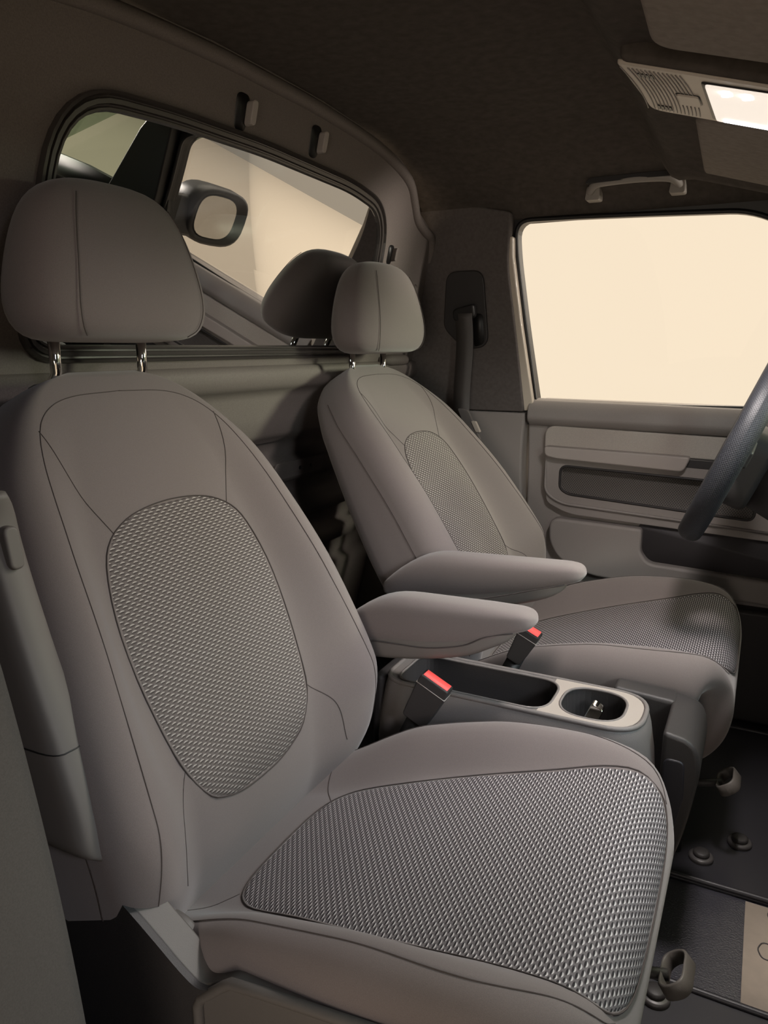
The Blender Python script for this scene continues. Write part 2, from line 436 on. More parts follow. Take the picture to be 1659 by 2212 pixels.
# coat hook slots: a dark slot with a small lug on its right edge
for i, (y, z, s) in enumerate([(-0.068, 1.262, 1.0), (0.145, 1.266, 1.0), (0.527, 1.112, 0.8)]):
    o = root('hook', bk(y, z, 0), ['grey lug with dark slot above the middle of the bulkhead window, the left one', 'grey lug with dark slot above the right part of the bulkhead window',
              'small lug with dark slot low beside the far corner of the bulkhead window'][i], 'hook', 'lugs on the bulkhead')
    pl = rpoly([(-0.010 * s, -0.026 * s), (0.010 * s, -0.026 * s), (0.012 * s, 0.024 * s), (-0.012 * s, 0.024 * s)], 0.01 * s, 5)
    V, F = prism([(a * 1.35, b * 1.05) for a, b in pl], lambda a, b, d: bk(y + a, z + b, d), -0.004, 0.0012); add('slot', V, F, M['black'], o)
    pl = rpoly([(-0.007 * s, -0.018 * s), (0.007 * s, -0.018 * s), (0.007 * s, 0.018 * s), (-0.007 * s, 0.018 * s)], 0.007 * s, 5)
    V, F = prism(pl, lambda a, b, d: bk(y + 0.016 * s + a - d * 0.1, z + b, d), 0.0, 0.016 * s); add('lug', V, F, M['ledge'] if i < 2 else M['panel'], o, bevel=0.003)

# bulkhead window: stepped rubber frame and dark reflecting pane
def ring_strip(poly_a, da, poly_b, db):
    n = len(poly_a); A = [bk(y, z, da) for y, z in poly_a]; B = [bk(y, z, db) for y, z in poly_b]
    return A + B, [(i, (i + 1) % n, n + (i + 1) % n, n + i) for i in range(n)]
w1 = bpy.data.objects.new('window_1', None); COL.objects.link(w1); w1.location = bk(0.02, 0.9); w1['kind'] = 'structure'
steps = [(0.024, 0.0), (0.0225, 0.009), (0.019, 0.010), (0.017, 0.004), (0.0145, 0.003), (0.0135, 0.007), (0.008, 0.007), (0.007, 0.003), (0.0045, 0.002), (0.0035, 0.005), (0.0005, 0.005), (-0.001, -0.001)]
parts = []
for a, b in zip(steps[:-1], steps[1:]): parts.append(ring_strip(grow(WIN, a[0]), a[1], grow(WIN, b[0]), b[1]))
V, F = join(*parts); add('window_frame', V, F, mat('window_rubber', (0.05, 0.043, 0.040), 0.30, spec=0.9), w1, smooth=False)
V, F = [bk(y, z, -0.0005) for y, z in grow(WIN, 0.002)], [tuple(range(len(WIN)))]
add('glass_pane', V, F, M['bulk_glass'], w1, smooth=False)

# headliner: arched across, stepping down at the overhead console, rising no further forward
def roof_z(y, x):
    zz = interp([(0, 1.335), (0.40, 1.326), (0.52, 1.305), (0.60, 1.284), (0.66, 1.264), (0.70, 1.250), (0.735, 1.232), (0.755, 1.213), (0.768, 1.204), (0.82, 1.202)], abs(y))
    drop = (0.085 * ss((x - 0.53) / 0.075) + 0.29 * max(0, x - 0.63)) * ss((0.65 - abs(y)) / 0.12)
    return zz - drop
NX, NY = 80, 110
V = []; F = []
for i in range(NX):
    x = -0.05 + 1.10 * i / (NX - 1)
    for j in range(NY):
        y = -0.82 + 1.64 * j / (NY - 1)
        x_adj = max(x, 0)
        V.append((x if i else bk(y, roof_z(y, 0))[0] - 0.04, y, roof_z(y, x)))
for i in range(NX - 1):
    for j in range(NY - 1): a = i * NY + j; F.append((a, a + 1, a + NY + 1, a + NY))
struct('ceiling', V, F, M['liner'])
V, F = prism([(0.603, -0.106), (0.99, -0.100), (0.99, 0.108), (0.62, 0.100)], lambda a, b, d: (a, b, 1.232 - 0.295 * (a - 0.6) + d), 0.003, 0.05); add('lamp_surround', V, F, M['liner'], bpy.data.objects['ceiling'], bevel=0.008)
V, F = box(-0.2, 1.15, -0.88, 0.88, 1.35, 1.38); struct('ceiling', V, F, M['paint'], smooth=False)

# far side wall: upper and lower pillar trim, quarter behind
def fy(z): return 0.85 - max(0, z - 0.76) * 0.16      # inner face of the far side leans in above the belt
def side(poly, d0, d1):
    return prism(poly, lambda a, b, d: (a, fy(b) - d, b), d0, d1)
V, F = side(rpoly([(-0.16, 0.735), (0.236, 0.735), (0.214, 0.95), (0.196, 1.10), (0.205, 1.22), (-0.16, 1.30)], [0, 0.008, 0.2, 0.03, 0, 0], 6), -0.06, 0.045)
wl_ = struct('wall_left', V, F, M['trim'], bevel=0.012, seg=4)
V, F = side(rpoly([(-0.42, 0.0), (0.25, 0.0), (0.25, 0.35), (0.232, 0.60), (0.238, 0.733), (-0.42, 0.733)], [0, 0, 0.1, 0.1, 0.01, 0], 6), -0.05, 0.040)
add('lower_pillar_trim', V, F, M['door'], wl_, bevel=0.014, seg=4)

# ------------------------------------------------------------------ far door
def dy(z): return 0.83 if z < 0.76 else 0.83 - (z - 0.76) * 0.16
def dmap(a, b, d): return (a, dy(b) - d, b)
WO = rpoly([(0.262, 0.755), (0.94, 0.765), (0.915, 0.95), (0.905, 1.08), (0.745, 1.186), (0.52, 1.195), (0.37, 1.200), (0.208, 1.203), (0.212, 1.12), (0.233, 0.95)], [0.0, 0.02, 0.04, 0.03, 0.06, 0.05, 0.05, 0.045, 0.03, 0.05], 7)
outer = [(0.205, 0.70), (1.12, 0.70), (1.15, 0.80), (1.08, 1.0), (0.86, 1.24), (0.19, 1.25), (0.19, 1.1)]
A = fill_hole(outer, [WO], lambda a, b: dmap(a, b, -0.01))
n = len(WO)
lip = ([dmap(a, b, -0.01) for a, b in WO] + [dmap(a, b, -0.05) for a, b in WO], [(i, (i + 1) % n, n + (i + 1) % n, n + i) for i in range(n)])
V, F = join(A, lip)
d1 = struct('door_1', V, F, M['black'], smooth=False)
V, F = prism([(0.247, 0.738), (0.262, 0.757), (0.233, 0.95), (0.2125, 1.12), (0.2125, 1.165), (0.185, 1.17), (0.21, 0.738)], lambda a, b, d: dmap(a - 0.004, b, d), -0.005, 0.018); add('body_strip', V, F, M['paint'], d1, bevel=0.004, label='cream painted strip')
V, F = tube([dmap(a, b, -0.006) for a, b in grow(WO, 0.001)], 0.0055, 8, loop=True); add('window_seal', V, F, M['black'], d1)
V, F = [dmap(a, b, -0.024) for a, b in grow(WO, 0.004)], [tuple(range(n))]
w2 = struct('window_2', V, F, M['glass'], smooth=False)
# inner panel body
V, F = prism(rpoly([(0.243, 0.0), (1.25, 0.0), (1.25, 0.765), (0.95, 0.762), (0.262, 0.768), (0.240, 0.740), (0.246, 0.5)], [0, 0, 0, 0.1, 0.015, 0.01, 0.1], 5), 'y', 0.835, 0.90)
panel = add('door_panel', V, F, M['door'], d1, bevel=0.006)
# sill roll along the window
V, F = prism([(0.835 - 0.03, 0.712), (0.835 - 0.036, 0.722), (0.835 - 0.036, 0.735), (0.835 - 0.030, 0.752), (0.835 - 0.014, 0.766), (0.86, 0.770), (0.86, 0.70), (0.825, 0.700)], lambda a, b, d: (d, a, b - (d - 0.25) * 0.012), 0.246, 1.25)
add('sill_trim', V, F, M['door'], d1, bevel=0.004)
# pale inlay
V, F = prism(rpoly([(0.292, 0.645), (1.2, 0.628), (1.2, 0.682), (0.292, 0.702)], [0.0, 0, 0, 0.04], 8), 'y', 0.815, 0.845)
add('cloth_inlay', V, F, M['door_hi'], d1, bevel=0.004)
# padded ledge
V, F = prism(rpoly([(0.298, 0.651), (0.652, 0.645), (0.638, 0.608), (0.330, 0.620), (0.300, 0.626)], [0.008, 0.010, 0.014, 0.02, 0.012], 5), 'y', 0.788, 0.83); add('armrest_ledge', V, F, M['ledge'], d1, bevel=0.009, seg=5)
V, F = prism(rpoly([(0.640, 0.617), (1.1, 0.604), (1.1, 0.626), (0.640, 0.640)], 0.004, 3), 'y', 0.8105, 0.845); add('window_switch_recess', V, F, M['dark'], d1, bevel=0.002)
# bezel around the netted tray
bo = rpoly([(0.300, 0.645), (0.300, 0.525), (0.345, 0.500), (1.15, 0.458), (1.15, 0.625)], [0.0, 0.05, 0.04, 0, 0], 8)
bi = rpoly([(0.338, 0.600), (0.338, 0.540), (0.36, 0.526), (0.80, 0.500), (0.80, 0.585)], [0.02, 0.03, 0.02, 0.02, 0.02], 6)
A = fill_hole(bo, [bi], lambda a, b: (a, 0.812, b))
nb = len(bo); l1 = ([(a, 0.812, b) for a, b in bo] + [(a, 0.84, b) for a, b in bo], [(i, (i + 1) % nb, nb + (i + 1) % nb, nb + i) for i in range(nb)])
ni = len(bi); l2 = ([(a, 0.812, b) for a, b in bi] + [(a, 0.834, b) for a, b in bi], [(i, (i + 1) % ni, ni + (i + 1) % ni, ni + i) for i in range(ni)])
V, F = join(A, l1, l2); add('tray_bezel', V, F, M['door'], d1, smooth=False)
V, F = tube([(a, 0.8115, b) for a, b in bo], 0.004, 6, loop=True); add('bezel_edge', V, F, M['door'], d1)
V, F = tube([(a, 0.812, b) for a, b in bi], 0.0032, 6, loop=True); add('tray_lip', V, F, M['dark'], d1)
g = []; uvs = []; NXg, NZg = 40, 10
for i in range(NXg):
    for j in range(NZg):
        x = 0.339 + 0.46 * i / (NXg - 1); zb = 0.530 - (x - 0.339) * 0.065; zt = 0.600 - (x - 0.339) * 0.035; z = zb - 0.006 + (zt - zb + 0.006) * j / (NZg - 1)
        dp = 0.8335 - 0.012 * (1 - j / (NZg - 1)) ** 3
        g.append((x, dp, z)); uvs.append((x, z))
add('tray_net', g, [(i * NZg + j, i * NZg + j + 1, (i + 1) * NZg + j + 1, (i + 1) * NZg + j) for i in range(NXg - 1) for j in range(NZg - 1)], M['net'], d1, uv=uvs)
# lower door: bulged bin wall with a dark opening, ledge below
V, F = prism(rpoly([(0.302, 0.53), (1.2, 0.48), (1.2, 0.438), (0.36, 0.472), (0.302, 0.50)], [0, 0, 0, 0.04, 0.03], 6), 'y', 0.8145, 0.84); add('lower_band', V, F, M['door'], d1, bevel=0.003)
bw = rpoly([(0.318, 0.462), (0.553, 0.455), (0.553, 0.395), (0.573, 0.369), (1.2, 0.345), (1.2, 0.285), (0.43, 0.316), (0.345, 0.350), (0.318, 0.40)], [0.03, 0.012, 0.01, 0.03, 0, 0, 0.03, 0.03, 0.02], 6)
V, F = prism(bw, 'y', 0.800, 0.84); add('bin_wall', V, F, M['door'], d1, bevel=0.008, seg=4)
V, F = prism(rpoly([(0.54, 0.462), (1.2, 0.435), (1.2, 0.34), (0.55, 0.36)], [0.01, 0, 0, 0.02], 6), 'y', 0.826, 0.85); add('bin_opening', V, F, M['bin'], d1)
V, F = box(0.25, 1.25, 0.79, 0.86, 0.0, 0.285); add('door_base', V, F, M['dark'], d1, bevel=0.01)

# A pillar, windscreen, dashboard
V, F = prism([(1.02, 0.0), (1.2, 0.0), (1.2, 0.70), (1.13, 0.86), (1.04, 1.05), (0.95, 1.18), (0.86, 1.20), (0.915, 1.10), (0.93, 0.90), (0.95, 0.75)], lambda a, b, d: (a, dy(b) - d, b), -0.06, 0.035)
pillar = setp(add('trim_1', V, F, M['black'], bevel=0.006), kind='structure')
V, F = prism([(1.0, 0.0), (1.2, 0.0), (1.2, 0.70), (1.13, 0.86), (1.04, 1.05), (0.95, 1.18), (0.86, 1.20), (0.915, 1.10), (0.93, 0.90)], lambda a, b, d: (a, -dy(b) + d, b), -0.06, 0.035)
setp(add('trim_2', V, F, M['black'], bevel=0.006), kind='structure')
V = [(1.75, -0.8, 0.60), (1.75, 0.8, 0.60), (1.0, 0.74, 1.16), (1.0, -0.74, 1.16)]
struct('window_3', V, [(0, 1, 2, 3)], M['screen'], smooth=False)
V = [dmap(a, b, 0.0) for a, b in [(1.03, 0.852), (1.60, 0.80), (1.60, 0.86), (1.02, 1.16), (0.98, 1.16)]]
struct('window_4', V, [(0, 1, 2, 3, 4)], M['quarter'], smooth=False)
V, F = prism([(1.0, 0.70), (1.7, 0.70), (1.7, 0.80), (1.30, 0.850), (1.05, 0.862)], dmap, -0.03, 0.01); add('quarter_sill', V, F, M['black'], pillar)
dash = root('dashboard', (1.3, 0, 0.0), 'dark plastic dashboard ahead of both seats', 'dashboard')
V, F = prism(rpoly([(1.16, 0.42), (1.8, 0.42), (1.8, 0.66), (1.40, 0.755), (1.22, 0.75), (1.15, 0.68)], [0.02, 0, 0, 0.03, 0.03, 0.03], 5), 'y', -0.8, 0.8); add('upper_panel', V, F, M['dark'], dash, bevel=0.01)
V, F = box(1.3, 1.8, -0.8, 0.8, 0.0, 0.42); add('lower_panel', V, F, M['dark'], dash)

# outside mirror beyond the far door
mr_ = root('side_mirror', (0.95, 0.92, 0.80), 'black outside mirror beyond the far door, seen reflected in the bulkhead window', 'mirror')
def mring(x, sy, sz, cyy=1.06, czz=0.872, n=28, e=3.0, sh=0):
    return [(x + sh * (sy * math.copysign(abs(math.cos(a)) ** (2 / e), math.cos(a))) , cyy + sy * math.copysign(abs(math.cos(a)) ** (2 / e), math.cos(a)), czz + sz * math.copysign(abs(math.sin(a)) ** (2 / e), math.sin(a))) for a in [2 * math.pi * k / n for k in range(n)]]
V, F = loft([mring(1.06, 0.05, 0.03), mring(1.045, 0.10, 0.06), mring(1.0, 0.135, 0.088), mring(0.94, 0.145, 0.098), mring(0.905, 0.143, 0.097), mring(0.897, 0.13, 0.085), mring(0.915, 0.115, 0.075)]); add('mirror_housing', V, F, M['black'], mr_)
V, F = loft([mring(0.909, 0.100, 0.074, 1.045), mring(0.906, 0.098, 0.072, 1.045)]); add('mirror_face', V, F, M['mirror'], mr_, smooth=False)
V, F = prism(rpoly([(0.90, 0.79), (1.02, 0.79), (1.0, 0.90), (0.93, 0.92)], 0.02, 4), 'y', 0.82, 0.95); add('mirror_foot', V, F, M['black'], mr_, bevel=0.01)

# near side: pillar trim at the left edge of the photo
V, F = prism(rpoly([(-0.3, -0.05), (0.39, -0.05), (0.378, 0.25), (0.356, 0.46), (0.325, 0.62), (0.29, 0.75), (0.23, 0.9), (-0.3, 0.9)], [0, 0, 0.05, 0.1, 0.1, 0.1, 0.1, 0], 6), 'y', -0.86, -0.765)
wr_ = struct('wall_right', V, F, M['near_trim'], bevel=0.015, seg=4)
V, F = prism(rpoly([(-0.3, 0.9), (0.2, 0.9), (0.17, 1.1), (0.17, 1.32), (-0.3, 1.32)], [0, 0.02, 0.1, 0, 0], 5), lambda a, b, d: (a, d + (b - 0.9) * 0.13, b), -0.92, -0.84)
add('upper_pillar_trim', V, F, M['panel'], wr_, bevel=0.012)

# ------------------------------------------------------------------ seats
class Pad:
    """upholstered pad along a spine; local y across, t metres along, off metres out of the face"""
    def __init__(s, spine, yc, W, b, T, m, dome=None, roundness=0.86, e=0.05):
        s.sp = spine; s.yc = yc; s.W = W; s.b = b; s.T = T; s.m = m; s.rd = roundness; s.e = e; s.dome = dome
    def base(s, t):
        P, n = s.sp(t); return P, n
    def off(s, t, y):
        W = interp(s.W, t); b = interp(s.b, t); m = interp(s.m, t); a = abs(y); k = s.rd * W
        d = -(interp(s.dome, t) if s.dome else 0) * (1 - min(1, a / max(m, .01)) ** 2)
        if a <= k: return d + b * ss((a - m) / max(0.01, k - m))
        return b - s.e * (1 - math.sqrt(max(0, 1 - ((a - k) / (W - k)) ** 2)))
    def surf(s, t, y, lift=0.0):
        P, n = s.base(t); o = s.off(t, y) + lift
        return (P[0] + n[0] * o, s.yc + y, P[1] + n[1] * o)
    def ring(s, t, N=30):
        P, n = s.base(t); W = interp(s.W, t); T = interp(s.T, t); b = interp(s.b, t); k = s.rd * W; pts = []
        half = []
        for i in range(N):
            y = k * i / (N - 1); half.append((y, s.off(t, y)))
        for i in range(1, 9):
            a = math.pi / 2 * i / 8; half.append((k + (W - k) * math.sin(a), b - s.e * (1 - math.cos(a))))
        lo = -T; hi = b - s.e; rr = min(0.03, (hi - lo) * 0.4, W * 0.4)
        for i in range(1, 4): half.append((W, hi + (lo + rr - hi) * i / 3))
        for i in range(1, 6):
            a = math.pi / 2 * i / 5; half.append((W - rr * (1 - math.cos(a)), lo + rr * (1 - math.sin(a))))
        half.append(((W - rr) * 0.5, lo - 0.004))
        full = half + [(0, lo - 0.006)] + [(-y, o) for y, o in reversed(half[1:])]
        return [(P[0] + n[0] * o, s.yc + y, P[1] + n[1] * o) for y, o in full]
    def body(s, t0, t1, n=60):
        return loft([s.ring(t0 + (t1 - t0) * i / n) for i in range(n + 1)])
    def patch(s, wtab, t0, t1, n=70, m=36, lift=0.0015, sk=0.0):
        V = []; F = []; uv = []
        for i in range(n + 1):
            t = t0 + (t1 - t0) * i / n; w = max(0.002, wtab(t))
            for j in range(m + 1):
                y = w * (2 * j / m - 1)
                edge = min(1, min(m - abs(2 * j - m), m) / 3.0) * min(1, min(i, n - i) / 2.0)
                V.append(s.surf(t, y, lift * edge - 0.0004)); uv.append((y, t))
        for i in range(n):
            for j in range(m): a = i * (m + 1) + j; F.append((a, a + 1, a + m + 2, a + m + 1))
        return V, F, uv
    def line(s, pts, r=0.0006, lift=0.0002):
        P = catmull([(t, y, 0) for t, y in pts], 10)
        return tube([s.surf(p[0], p[1], lift) for p in P], r, 6)

def seat(label, yc, bx, bz, ang, cx, cz, inb, label_arm, hx, hz, hang, mw=1.0, outer=False, hw_=1.0, ao_=0.292):
    rt = root('car_seat', (cx + 0.45, yc, 0.0), label, 'seat', 'front seats of the van')
    ca, sa = math.cos(R(ang)), math.sin(R(ang))
    # backrest
    def bsp(t):
        c = interp([(-0.08, -0.085), (0.0, -0.030), (0.10, 0.0), (0.45, 0.0), (0.55, -0.010), (0.62, -0.035), (0.66, -0.07)], t)
        return (bx - sa * t + ca * c, bz + ca * t + sa * c), (ca, sa)
    B = Pad(bsp, yc,
            W=[(-0.08, 0.20), (-0.04, 0.238), (0.02, 0.264), (0.10, 0.275), (0.20, 0.268), (0.30, 0.254), (0.40, 0.236), (0.47, 0.219), (0.525, 0.188), (0.56, 0.160), (0.586, 0.128), (0.601, 0.095), (0.608, 0.065)],
            b=[(-0.08, 0.02), (0.0, 0.045), (0.10, 0.055), (0.25, 0.050), (0.40, 0.030), (0.50, 0.010), (0.58, 0.0), (0.63, 0.0)],
            T=[(-0.08, 0.05), (0.0, 0.10), (0.20, 0.115), (0.45, 0.105), (0.55, 0.095), (0.582, 0.075), (0.600, 0.055), (0.608, 0.035)],
            m=[(-0.08, 0.12), (0.05, 0.125), (0.23, 0.145), (0.36, 0.135), (0.45, 0.12), (0.63, 0.05)], roundness=0.84, e=0.048)
    V, F = B.body(-0.08, 0.608, 76); bo_ = add('backrest', V, F, M['fabric'], rt)
    wt = [(0.034, 0.012), (0.036, 0.04), (0.044, 0.07), (0.06, 0.10), (0.10, 0.126), (0.15, 0.138), (0.23, 0.146), (0.30, 0.144), (0.36, 0.130), (0.39, 0.110), (0.408, 0.078), (0.416, 0.045), (0.419, 0.012)]
    wf = lambda t: interp(wt, t) * mw
    V, F, uv = B.patch(wf, 0.034, 0.419); add('backrest_insert', V, F, M['knit_back'], bo_, uv=uv, label='knitted backrest centre, lit ribs and shaded pits painted in')
    outl = [(t, w * mw + 0.001) for t, w in wt] ; outl = outl + [(t, -w) for t, w in reversed(outl)]
    P = [B.surf(t, y, 0.0006) for t, y in outl]
    parts = [tube(catmull(P, 3, True), 0.0009, 6, loop=True)]
    sw = [(-0.03, 0.236), (0.03, 0.235), (0.10, 0.230), (0.20, 0.218), (0.30, 0.204), (0.40, 0.188), (0.48, 0.170), (0.53, 0.148), (0.558, 0.118), (0.572, 0.075), (0.576, 0.0)]
    for sg in (-1, 1):
        parts.append(B.line([(t, sg * w) for t, w in sw]))
        parts.append(B.line([(0.53, sg * 0.150), (0.46, sg * 0.135), (0.395, sg * 0.104 * mw)]))
        parts.append(B.line([(0.105, sg * 0.130 * mw), (0.06, sg * 0.165), (-0.005, sg * 0.178)]))
    V, F = join(*parts); add('stitching', V, F, M['seam'], bo_)
    # side seam on the outer edge of the back
    for sg in (-1, 1):
        pts = []
        for i in range(30):
            t = -0.02 + 0.56 * i / 29; Pp, nn = B.base(t); o = interp(B.b, t) - B.e - 0.012 + 0.0; w = interp(B.W, t) + 0.0003
            pts.append((Pp[0] + nn[0] * o, yc + sg * w, Pp[1] + nn[1] * o))
        V, F = tube(pts, 0.0006, 6); add('side_seam', V, F, M['seam'], bo_)
    # cushion
    base = [(0.225, 0.236), (0.26, 0.246), (0.30, 0.258), (0.36, 0.280), (0.42, 0.301), (0.50, 0.325), (0.60, 0.352), (0.66, 0.366), (0.698, 0.370), (0.724, 0.362), (0.742, 0.340), (0.751, 0.300), (0.750, 0.26), (0.737, 0.215), (0.705, 0.175), (0.65, 0.145)]
    cp = catmull([(x + cx, 0, z + cz) for x, z in base], 10); L = [0]
    for a, b in zip(cp[:-1], cp[1:]): L.append(L[-1] + (Vector(b) - Vector(a)).length)
    def csp(t):
        t = max(0.0001, min(L[-1] - 0.0001, t)); k = 0
        while L[k + 1] < t: k += 1
        f = (t - L[k]) / (L[k + 1] - L[k]); a = Vector(cp[k]); b = Vector(cp[k + 1]); p = a.lerp(b, f)
        a0 = Vector(cp[max(0, k - 3)]); b0 = Vector(cp[min(len(cp) - 1, k + 4)]); d = (b0 - a0).normalized()
        return (p.x, p.z), (-d.z, d.x)
    Lt = L[-1]
    def tx(x):
        for i, p in enumerate(cp):
            if p[0] - cx >= x: return L[i]
        return Lt
    t7 = tx(0.70)
    C = Pad(csp, yc,
            W=[(0, 0.215), (0.08, 0.232), (0.2, 0.248), (0.35, 0.256), (t7 - 0.05, 0.252), (t7, 0.240), (t7 + 0.04, 0.220), (t7 + 0.08, 0.203), (t7 + 0.13, 0.198), (Lt, 0.192)],
            b=[(0, 0.020), (0.08, 0.034), (0.2, 0.052), (0.30, 0.050), (0.40, 0.036), (t7, 0.014), (t7 + 0.05, 0.0), (Lt, 0.0)],
            T=[(0, 0.04), (0.1, 0.035), (0.2, 0.040), (0.35, 0.06), (t7 - 0.04, 0.11), (t7, 0.13), (t7 + 0.05, 0.10), (t7 + 0.1, 0.10), (Lt, 0.08)],
            m=[(0, 0.12), (0.1, 0.13), (0.25, 0.155), (t7, 0.165), (Lt, 0.165)], roundness=0.86, e=0.055)
    V, F = C.body(0, Lt, 84); co = add('cushion', V, F, M['fabric'], rt)
    t_0, t_1 = tx(0.280), tx(0.70) + 0.074
    cw = [(t_0, 0.02), (t_0 + 0.002, 0.062), (t_0 + 0.009, 0.094), (t_0 + 0.024, 0.116), (t_0 + 0.055, 0.132), (tx(0.40), 0.143), (tx(0.50), 0.160), (tx(0.60), 0.172), (tx(0.66), 0.181), (tx(0.70), 0.183), (t_1 - 0.042, 0.174), (t_1 - 0.024, 0.152), (t_1 - 0.011, 0.120), (t_1 - 0.003, 0.078), (t_1, 0.02)]
    V, F, uv = C.patch(lambda t: interp(cw, t), t_0, t_1, 80, 40, lift=0.002); add('cushion_insert', V, F, M['knit_cush'], co, uv=uv, label='knitted cushion centre, lit ribs and shaded pits painted in')
    ol = [(t, w + 0.001) for t, w in cw]; ol = ol + [(t, -w) for t, w in reversed(ol)]
    parts = [tube(catmull([C.surf(t, y, 0.0008) for t, y in ol], 3, True), 0.0009, 6, loop=True)]
    for sg in (-1, 1):
        parts.append(C.line([(0.03, sg * 0.190), (0.12, sg * 0.208), (0.22, sg * 0.220), (0.33, sg * 0.226), (0.43, sg * 0.225), (t7, sg * 0.205), (t7 + 0.03, sg * 0.188), (t7 + 0.045, sg * 0.172)]))
        parts.append(C.line([(t_0 + 0.01, sg * 0.106), (t_0 - 0.015, sg * 0.14), (t_0 - 0.02, sg * 0.185)]))
    V, F = join(*parts); add('stitching', V, F, M['seam'], co)
    # headrest with its two chrome posts
    hc, hs = math.cos(R(hang)), math.sin(R(hang))
    def hp(x, y, z): return (hx + x * hc - z * hs, yc + y, hz + x * hs + z * hc)
    rings = []
    tabh = [(z_ * 0.955, w_ * hw_, d_ * 1.04) for z_, w_, d_ in [(0.0, 0.100, 0.030), (0.004, 0.124, 0.044), (0.014, 0.141, 0.055), (0.035, 0.150, 0.062), (0.06, 0.149, 0.064), (0.09, 0.142, 0.062), (0.12, 0.133, 0.058), (0.15, 0.121, 0.053), (0.172, 0.107, 0.046), (0.188, 0.088, 0.036), (0.196, 0.066, 0.024), (0.199, 0.04, 0.012)]]
    for z, w, d in tabh:
        ring = []
        for k in range(48):
            a = 2 * math.pi * k / 48; c, s_ = math.cos(a), math.sin(a)
            ee = 2 / 2.9
            x = d * math.copysign(abs(c) ** ee, c); y = w * math.copysign(abs(s_) ** ee, s_)
            x += 0.004 * (1 - (y / w) ** 2) + 0.026 - 0.10 * max(0, z - 0.10) ** 1.0 * (0.3 if x > 0 else -0.1)
            ring.append(hp(x, y, z))
        rings.append(ring)
    V, F = loft(rings); hr = add('headrest', V, F, M['fabric'], rt, sub=1)
    for sg in (-1, 1):
        pts = []
        for z, w, d in tabh[1:-3]:
            a = R(38); c = math.cos(a); s_ = math.sin(a); ee = 2 / 2.9
            x = d * c ** ee; y = w * s_ ** ee
            x += 0.004 * (1 - (y / w) ** 2) + 0.026 - 0.10 * max(0, z - 0.10) * 0.3
            pts.append(hp(x + 0.0008, sg * (y + 0.0006), z))
        V, F = tube(catmull(pts, 4), 0.0006, 6); add('stitching', V, F, M['seam'], hr)
    Pt, nt = B.base(0.606)
    for sg in (-1, 1):
        top = hp(-0.005, sg * 0.072, 0.02)
        lo = (-0.003, yc + sg * 0.072, hz - 0.066); low2 = (lo[0] + sa * 0.06, lo[1], lo[2] - ca * 0.06)
        V, F = tube([low2, lo, (top[0], top[1], hz - 0.035), top], 0.0070, 14); add('headrest_post', V, F, M['chrome'], rt, label='chrome post')
        V, F = tube([(lo[0], lo[1], lo[2] + z) for z in (-0.006, 0.012, 0.016, 0.017)], [0.025, 0.022, 0.015, 0.008], 18); add('post_sleeve', V, F, M['dark'], rt)
    # folding armrest on the inner side: padded upper, plastic lower shell, pivot
    ax, az, tilt, ln = inb
    sgn = 1 if yc < 0 else -1
    ay = yc + sgn * ao_
    at_, st_ = math.cos(R(tilt)), math.sin(R(tilt))
    ao = bpy.data.objects.new('armrest', None); COL.objects.link(ao); ao.parent = rt; ao.location = Vector((ax, ay, az)) - rt.location; ao['label'] = label_arm
    def am(u_, v, w_): return (ax + u_ * at_ - v * st_, ay + w_, az + u_ * st_ + v * at_)
    def arm(tab, n=24):
        rings = []
        for u_, lo, hi, hw in tab:
            ring = []; c = (lo + hi) / 2; h = (hi - lo) / 2
            for k in range(n):
                a = 2 * math.pi * k / n; cc, s_ = math.cos(a), math.sin(a); ee = 2 / 3.4
                ring.append(am(u_, c + h * math.copysign(abs(s_) ** ee, s_), hw * math.copysign(abs(cc) ** ee, cc)))
            rings.append(ring)
        return loft(rings)
    V, F = arm([(-0.072, -0.062, -0.045, 0.016), (-0.062, -0.066, -0.036, 0.026), (-0.035, -0.064, -0.014, 0.030), (0.0, -0.062, 0.006, 0.031), (0.03, -0.062, 0.016, 0.031), (0.06, -0.062, 0.019, 0.031), (0.10, -0.062, 0.017, 0.031), (0.15, -0.054, 0.015, 0.031), (0.20, -0.044, 0.013, 0.031), (ln - 0.05, -0.030, 0.011, 0.030),
                (ln - 0.025, -0.024, 0.010, 0.028), (ln - 0.010, -0.020, 0.007, 0.024), (ln - 0.003, -0.014, 0.002, 0.016), (ln, -0.010, -0.004, 0.006)])
    add('arm_pad', V, F, M['fabric'], ao, sub=1)
    V, F = arm([(-0.066, -0.090, -0.055, 0.018), (-0.056, -0.094, -0.055, 0.024), (0.03, -0.092, -0.045, 0.0285), (0.10, -0.084, -0.04, 0.0285), (0.17, -0.070, -0.03, 0.0285), (ln - 0.075, -0.056, -0.022, 0.027), (ln - 0.05, -0.046, -0.018, 0.024), (ln - 0.03, -0.032, -0.016, 0.016)])
    add('arm_shell', V, F, M['arm_shell'], ao, sub=1, label='smooth underside')
    for sg in (-1, 1):
        V, F = tube([am(u_, v, sg * w_) for u_, v, w_ in catmull([(-0.05, -0.060, 0.0275), (0.0, -0.058, 0.0300), (0.05, -0.059, 0.0300), (0.10, -0.059, 0.0300), (0.16, -0.048, 0.0300), (ln - 0.07, -0.030, 0.0290), (ln - 0.03, -0.022, 0.0255)], 5)], 0.0010, 6); add('piping', V, F, M['seam'], ao)
    V, F = tube([(ax - 0.03, ay + sgn * 0.0, az - 0.06), (ax - 0.03, ay - sgn * 0.06, az - 0.06)], 0.024, 20); add('pivot', V, F, M['fabric'], ao)
